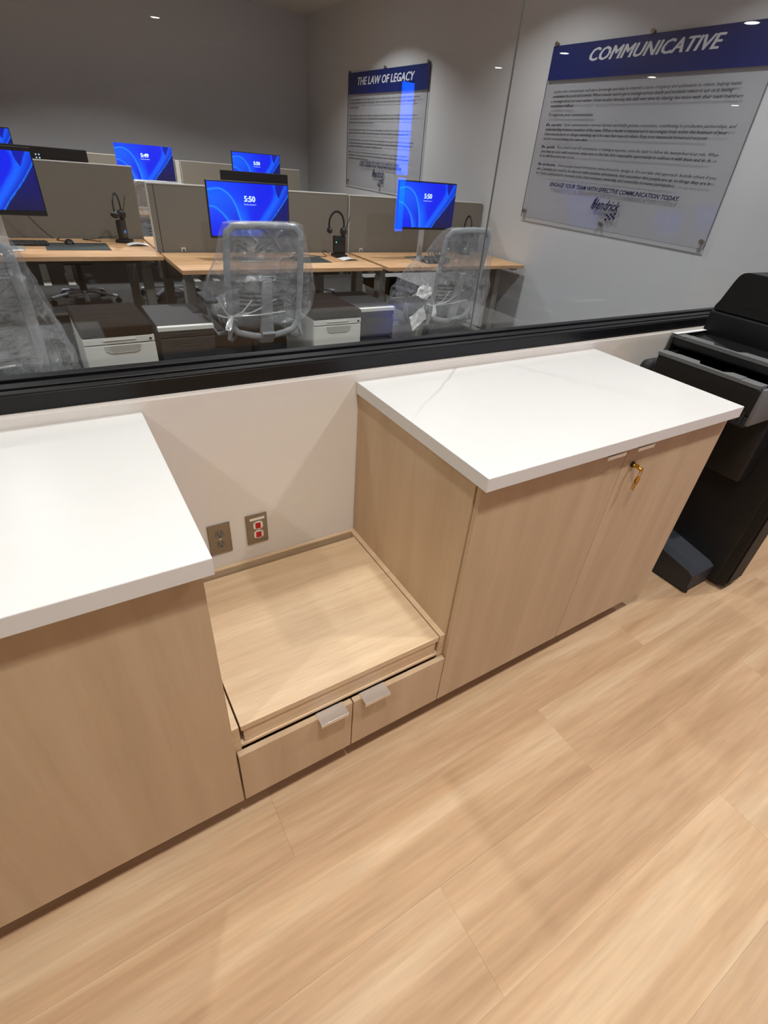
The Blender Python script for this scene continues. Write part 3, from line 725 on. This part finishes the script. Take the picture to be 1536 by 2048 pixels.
# ================================================================== CHAIRS
def noise_v(p, s, a):
    return noise.noise_vector(Vector(p)*s)*a
def make_chair(label, loc, rz, seed=0, bag='mid'):
    t = thing('office_chair', label, 'chair', loc, rz, None)
    # local: faces +y, back at y ~ -.25
    def yb(z): return -.255-.10*((z-.45)/.65)  # lean
    hw = lambda z: .226+.012*math.sin((z-.45)/.65*math.pi)
    pts = []
    # frame loop: down the left, bowl bottom, up the right, top
    for z in np.linspace(1.055, .52, 12): pts.append((-hw(z), yb(z), z))
    for k in range(1, 14):
        a = k/14; x = -.226+.452*a; pts.append((x, yb(.47)-.02*math.sin(a*math.pi), .475-.045*math.sin(a*math.pi)))
    for z in np.linspace(.52, 1.055, 12): pts.append((hw(z), yb(z), z))
    for k in range(1, 12):
        a = k/12; x = .223-.446*a; pts.append((x, yb(1.08)-.015*math.sin(a*math.pi), 1.088+.010*math.sin(a*math.pi)))
    m = MB(); m.tube(pts, .021, .012, 10, True, up=Vector((0, 1, 0))); m.build('back_frame', M['chair'], t, True)
    rows = [[(u*(hw(z)-.015), yb(z)+.012-.02*(1-u*u), z) for u in np.linspace(-1, 1, 9)] for z in np.linspace(.50, 1.075, 12)]
    m = MB(); m.grid(rows); m.build('back_mesh', M['mesh'], t, True)
    m = MB()
    for k in range(6): 
        z = .56+.028*k; m.tube([(u*.15, yb(z)+.03-.012*(1-u*u*4), z) for u in np.linspace(-1, 1, 7)], .004, .008, 6)
    m.build('lumbar_slats', M['darkg'], t, True)
    m = MB(); m.prism([(-.030, .80), (.030, .80), (.045, .46), (-.045, .46)], 0, .022, 'y')
    for v in m.bm.verts: v.co.y += yb(v.co.z)-.035
    m.prism([(-.31, .47), (-.335, .46), (-.27, .385), (-.05, .385), (-.05, .41), (-.26, .41)], -.043, .043, 'x'); sp = m.build('spine', M['chair'], t)
    m = MB(); m.box(-.245, .245, -.22, .27, .440, .505, .028, 3); m.build('seat', M['seat'], t, True)
    m = MB(); m.box(-.13, .13, -.12, .12, .37, .438, .01, 2); m.build('mechanism', M['black'], t, True)
    for s in (-1, 1):
        m = MB(); m.tube([(s*.16, -.05, .41), (s*.27, -.05, .40), (s*.305, -.05, .45), (s*.305, -.045, .62)], .014, .022, 8, up=Vector((0, 1, 0)))
        m.tube([(s*.235, -.265, .50), (s*.25, -.26, .43), (s*.22, -.20, .40), (s*.16, -.10, .40)], .012, .020, 8)
        a = m.build('armrest', M['chair'], t, True)
        MB().box(s*.305-.04, s*.305+.04, -.15, .10, .62, .648, .012, 3).build('arm_pad', M['darkg'], a, True)
    m = MB(); m.cyl((0, 0, .09), (0, 0, .37), .026, .026, 16); m.cyl((0, 0, .09), (0, 0, .24), .034, .034, 16); m.build('gas_column', M['darkg'], t, True)
    m = MB()
    for k in range(5):
        a = 2*math.pi*k/5+.3; d = Vector((math.cos(a), math.sin(a), 0))
        m.tube([d*.02+Vector((0, 0, .11)), d*.16+Vector((0, 0, .098)), d*.31+Vector((0, 0, .072))], .022, .014, 8)
    m.build('star_base', M['chair'], t, True)
    for k in range(5):
        a = 2*math.pi*k/5+.3; x, y = .31*math.cos(a), .31*math.sin(a); n_ = Vector((-math.sin(a), math.cos(a), 0))
        m = MB(); c = Vector((x, y, .028)); m.cyl(c-n_*.022, c+n_*.022, .028, n=14); m.cyl((x, y, .05), (x, y, .075), .008, n=8); m.build('caster', M['black'], t, True)
    # plastic film bag
    rnd = random.Random(seed); ph = [rnd.uniform(0, 6.28) for _ in range(8)]
    NZ, NA = 46, 90; rows = []
    prof = {'mid': [(1.118, .20, .03, 0), (1.11, .245, .045, 0), (1.05, .262, .075, .02), (.95, .28, .11, .03), (.82, .32, .17, .05), (.72, .345, .22, .09), (.62, .335, .25, .12), (.56, .29, .22, .10), (.535, .27, .20, .10)],
            'full': [(1.118, .20, .03, 0), (1.11, .25, .045, 0), (1.05, .27, .08, .02), (.9, .30, .16, .06), (.75, .34, .26, .13), (.6, .37, .32, .17), (.48, .38, .33, .18), (.38, .33, .29, .16), (.34, .30, .27, .16)]}[bag]
    zs = [p[0] for p in prof][::-1]
    for i in range(NZ+1):
        z = zs[-1]+(zs[0]-zs[-1])*(i/NZ); g = lambda k: float(np.interp(z, zs, [p[k] for p in prof][::-1]))
        wx, wy, oy = g(1), g(2), g(3); cy = yb(z)+oy+ (0 if z > 1 else 0); row = []
        low = max(0, min(1, (1.1-z)/.4))
        for j in range(NA):
            a = 2*math.pi*j/NA; ca, sa = math.cos(a), math.sin(a); e = .62
            x = wx*math.copysign(abs(ca)**e, ca); y = wy*math.copysign(abs(sa)**e, sa)+cy
            p = Vector((x, y, z)); f = low*(.010*math.sin(9*a+ph[0]+4*z)+.007*math.sin(17*a+ph[1]-9*z)+.006*math.sin(31*a+ph[2]+14*z))
            q = noise_v((x*1.0+seed, y, z), 5, .020*(.25+low))+noise_v((x+seed, y, z), 16, .009*(.3+low))
            r_ = Vector((ca, sa, 0)); p += r_*f+q
            if i == NZ: p.z += .03*math.sin(5*a+ph[3])
            row.append(p)
        rows.append(row)
    m = MB(); V = m.grid(rows, True); m.bm.faces.new(V[0])
    film = m.build('plastic_wrap', M['film'], t, True, label='clear crumpled plastic film bag')
    # gathered knot
    m = MB(); 
    for k in range(7):
        a = k*.9; m.tube([Vector((-.235, -.30, .575))+Vector((math.cos(a)*.006, 0, math.sin(a)*.006)), Vector((-.26, -.335, .545))+Vector((math.cos(a)*.012, .0, math.sin(a)*.012)), Vector((-.275, -.35, .515))+Vector((math.cos(a)*.016, 0, math.sin(a)*.012))], .007, .004, 6)
    for dx, dz in ((.20, .05), (.30, .10), (.14, .10), (.36, .02), (-.06, .08), (-.09, .02)):
        pts_ = [Vector((-.235, -.305, .575)), Vector((-.235+dx*.5, -.318, .575+dz*.3)), Vector((-.235+dx, -.315, .575+dz))]
        m.tube(pts_, .0022, .004, 5)
    m.build('film_knot', card('gathered_film', .3, .4, .25, (.9, .92, .93, 1), .2), t, True)
    return t
make_chair('grey mesh office chair wrapped in clear plastic, in front of the middle monitor', (1.125, 2.34, 0), 0, 1)
c2 = make_chair('grey office chair bagged to the base, before the right desk, crumpled labels beside it', (2.66, 2.34, 0), math.radians(8), 5, 'full')
Ri = Matrix.Rotation(-c2.rotation_euler.z, 3, 'Z')
def slip(P00, P10, P11, P01, amt, sd, lab, n=10):
    q = [Ri @ (Vector(p)-c2.location) for p in (P00, P10, P11, P01)]; rows = []
    for j in range(n+1):
        v = j/n; rows.append([(q[0].lerp(q[1], i/n)).lerp(q[3].lerp(q[2], i/n), v)+noise_v((i*.4, j*.4, sd), 1.2, amt) for i in range(n+1)])
    m = MB(); m.grid(rows); m.build('paper_tag', M['paper'], c2, False, label=lab)
slip((2.275, 2.02, .650), (2.372, 2.04, .745), (2.478, 2.06, .675), (2.369, 2.0, .625), .022, 3, 'crumpled white packing slip')
slip((2.240, 2.00, .500), (2.392, 2.04, .572), (2.432, 2.04, .470), (2.278, 2.0, .395), .008, 8, 'white shipping label on the film')
make_chair('plastic-wrapped grey office chair cut off by the left edge', (-.405, 1.72, 0), math.radians(4), 9, 'full')
c4 = make_chair('plastic-wrapped chair back in the back row, below the 5:49 monitor', (1.10, 5.05, 0), math.radians(-4), 12)
c4.location = (1.11, 5.1, .01)
c5 = make_chair('plastic-wrapped chair back in the back row, right of the small 5:50 monitor', (2.62, 5.15, 0), math.radians(-6), 15)
c5.location = (2.68, 5.3, .11)
c5.location = (2.68, 4.75, 0)
make_chair('plastic-wrapped chair under the left desk, pulled in on its far side', (.25, 5.05, 0), math.radians(180), 18)

# ================================================================== WALL SIGNS
UX, UY = Vector((0, -1, 0)), Vector((0, 0, 1))
def sign(yl, yr, label, title, tl, tr_, tz, lines, tagline, logo, band=(2.135, 2.352), zb=1.14, hero=True):
    t = thing('wall_sign', label, 'sign', (FX, (yl+yr)/2, (band[1]+zb)/2)); o0 = -Vector(t.location); X = FX-.022
    def pl(o): o.location = o0; return o
    pl(MB().box(X, X+.006, yr, yl, zb, band[1], .0008).build('acrylic_panel', M['acrylic'], t))
    m = MB(); m.box(X-.0005, X+.0065, yr, yl, zb-.002, zb-.0002); m.box(X-.0005, X+.0065, yr-.002, yr-.0002, zb, band[1]); m.box(X-.0005, X+.0065, yl+.0002, yl+.002, zb, band[0]); pl(m.build('polished_edge', M['edge'], t))
    pl(MB().box(X-.0008, X-.0002, yr, yl, band[0], band[1]).build('header_band', M['blueprint'], t))
    m = MB(); 
    
    for q, (dy, dz) in enumerate(((0, 0), (.005, 0), (.010, 0), (.005, .003))): add_text(m, title, (X-.0012-.0003*q, tl-dy, tz+dz), UX, UY, tl-tr_-.010, .078, shear=.35 if hero else .2, bold=0)
    for f in m.bm.faces:
        f.normal_update()
        if f.normal.x > 0: f.normal_flip()
    pl(m.build('title', M['titleink'], t))
    m = MB()
    for (y0, y1, z, s, bold) in lines: add_text(m, s, (X-.001, y0, z), UX, UY, y0-y1, .021, shear=.3, bold=bold+.012, res=1)
    o = pl(m.build('body_text', M['ink'], t)); 
    m = MB(); 
    for (y0, y1, z, s) in tagline: add_text(m, s, (X-.001, y0, z), UX, UY, y0-y1, .030, shear=.3, bold=.03)
    pl(m.build('closing_line', M['navy'], t))
    ly0, ly1, lz = logo; m = MB(); k = (ly0-ly1)/.28
    add_text(m, 'Hendrick', (X-.001, ly0, lz), UX, UY, (ly0-ly1), .065*k, shear=.5, bold=.02)
    m.tube([(X-.001, ly0-.02*k, lz-.01*k), (X-.001, ly0-.045*k, lz+.075*k)], .0008, .006*k, 4)
    for i in range(5):
        for j in range(3):
            if (i+j) % 2 == 0:
                y = ly0-(.17+.018*i)*k; zz = lz-(.028+.015*j)*k+.004*i*k
                m.prism([(y, zz), (y-.018*k, zz+.004*k), (y-.020*k, zz-.011*k), (y-.002*k, zz-.015*k)], X-.0012, X-.0006, 'x')
    for i in range(7): 
        y = ly0-.0*k; zz = lz-(.026+.006*i)*k; m.prism([(y-.02*k-.012*i*k, zz), (ly0-.17*k, zz+.002*k), (ly0-.17*k, zz+.0005*k)], X-.0012, X-.0006, 'x')
    pl(m.build('logo', M['navy'], t))
    for y in (yl-.03, (yl+yr)/2, yr+.03):
        for z in (zb+.045, band[1]-.0-.012 if False else band[1]+.012):
            m = MB(); m.cyl((X-.008, y, z), (FX, y, z), .011, n=14); m.cyl((X-.010, y, z), (X-.004, y, z), .016, n=14); pl(m.build('standoff', M['steel'], t, True))
    return t
LN = [(2.694, 1.078, 2.050, 'Leaders who communicate well share knowledge and ideas to transmit a sense of urgency and enthusiasm to others, helping teams', 0),
      (2.692, 1.120, 2.018, 'understand the goals and commit. When a leader cannot get a message across clearly and motivate others to act on it, having', 0),
      (2.701, 1.039, 1.986, 'a message does not even matter. Great leaders develop this skill over time by sharing the vision with their team members', 0),
      (2.696, 2.440, 1.956, 'members reflect.', .012),
      (2.699, 2.210, 1.896, 'To improve your communication.', .015),
      (2.705, 2.520, 1.829, 'Be candid.', .015), (2.500, 1.008, 1.830, 'Open communication removes barriers and builds genuine connection, contributing to productive partnerships, and', 0),
      (2.701, 1.050, 1.797, 'understanding between members of the team. When a leader is transparent it encourages trust within the business of your', 0),
      (2.703, 1.180, 1.765, 'if you need to know or change something, say it in a way that respects others. Keep your statements honest and on point', 0),
      (2.702, 2.200, 1.733, 'and do not avoid taking your own advice.', 0),
      (2.707, 2.545, 1.675, 'Be quick.', .015), (2.520, 1.058, 1.676, 'If you tend to put off conversations or making a response, resist the habit to follow the twenty-four-hour rule. When', 0),
      (2.705, 1.100, 1.643, 'you have an issue with someone, make sure to find the first reasonable opportunity to address it with them and do it', 0),
      (2.708, 2.300, 1.611, 'do so with the person one on one.', 0),
      (2.707, 2.490, 1.549, 'Be inclusive.', .015), (2.465, 1.014, 1.549, 'Some people hoard information unless forced to divulge it. Do not take that approach. Include others if you', 0),
      (2.711, 1.040, 1.516, 'can. Certainly you need to be discreet with sensitive information, but remember this: people are up on things they are in', 0),
      (2.710, 1.300, 1.484, 'on. Open communication increases trust, trust increases ownership and ownership increases participation.', 0)]
sign(2.795, .920, 'large acrylic wall sign headed COMMUNICATIVE with blue band, at upper right', 'COMMUNICATIVE', 2.386, 1.292, 2.236, LN,
     [(2.511, 1.229, 1.404, 'ENGAGE YOUR TEAM WITH EFFECTIVE COMMUNICATION TODAY.')], (2.000, 1.710, 1.288))
LG = []
rndz = [2.07, 2.035, 1.99, 1.905, 1.87, 1.83, 1.755, 1.72, 1.645, 1.61, 1.575, 1.51, 1.475, 1.44]
en = [4.72, 4.80, 6.15, 4.75, 4.85, 5.75, 4.85, 4.9, 4.78, 4.82, 5.5, 4.9, 4.85, 5.85]
tx = ['Leaders who practise the law of legacy want to do more than just lead in the present and want others to carry on',
      'the work with others long after they have gone. They live each day with the future and its people in mind always', 'and beyond.',
      'Know the legacy you want to leave. Most people simply accept their lives and do not lead them. Be proactive about how',
      'you live and what you want others to remember about your own leadership in the future for the people and the team', 'that they serve every day in their work.',
      'Live the legacy you want to leave. If you want to create a legacy, you need to live it first and become what you', 'desire to see in others and what you hope they are going to carry on for others in the next generation of it.',
      'Choose who will carry on your legacy. Tasks get done but legacy lives on in people and others who are invested in', 'the work. Someone must carry the torch forward so that what has been achieved will endure for the time ahead of us',
      'and for all those who follow it.', 'Make sure you pass the baton. No matter how well you lead, if you do not make sure you pass the baton to others then', 'you will not leave the legacy that you desire. The best leaders plan to hand over while they are still running well', 'with full strength in the race.']
for z_, e_, s_ in zip(rndz, en, tx): LG.append((6.40, e_, z_, s_, .006))
sign(6.460, 4.585, 'smaller-looking acrylic wall sign headed THE LAW OF LEGACY near the back corner', 'THE LAW OF LEGACY', 6.20, 4.86, 2.222, LG,
     [(6.05, 5.05, 1.405, 'LEGACY BEGINS WITH WHAT YOU INVEST IN OTHERS'), (6.08, 5.0, 1.37, 'AND IS CARRIED ON BY THOSE WHO FOLLOW AFTER')], (5.72, 5.40, 1.275), hero=False)

# ================================================================== blue display added behind the camera, unseen except as the bar the glass mirrors
t = thing('display_panel', 'tall narrow blue display added to give the bar mirrored in the window glass', 'display', (3.355, -3.80, 0))
MB().box(-.075, .075, -.05, .0, 1.33, 2.12, .004).build('housing', M['black'], t)
bl = mat('blue_display_face', srgb(0,20,80), .4, emit=(0.0, .07, 1.0, 1), estr=22)
MB().box(-.068, .068, .0005, .002, 1.355, 2.095).build('screen', bl, t)
MB().box(-.040, .055, .0005, .002, .84, 1.33).build('lower_screen', bl, t)  # narrower emitter added for the lower part of the mirrored bar
MB().box(-.052, .062, -.05, .0, .82, 1.335, .004).build('lower_housing', M['black'], t)
m = MB(); m.box(-.03, .03, -.045, -.01, FL+.02, .83); m.box(-.22, .22, -.20, .16, FL, FL+.022, .004); m.build('stand', M['black'], t)
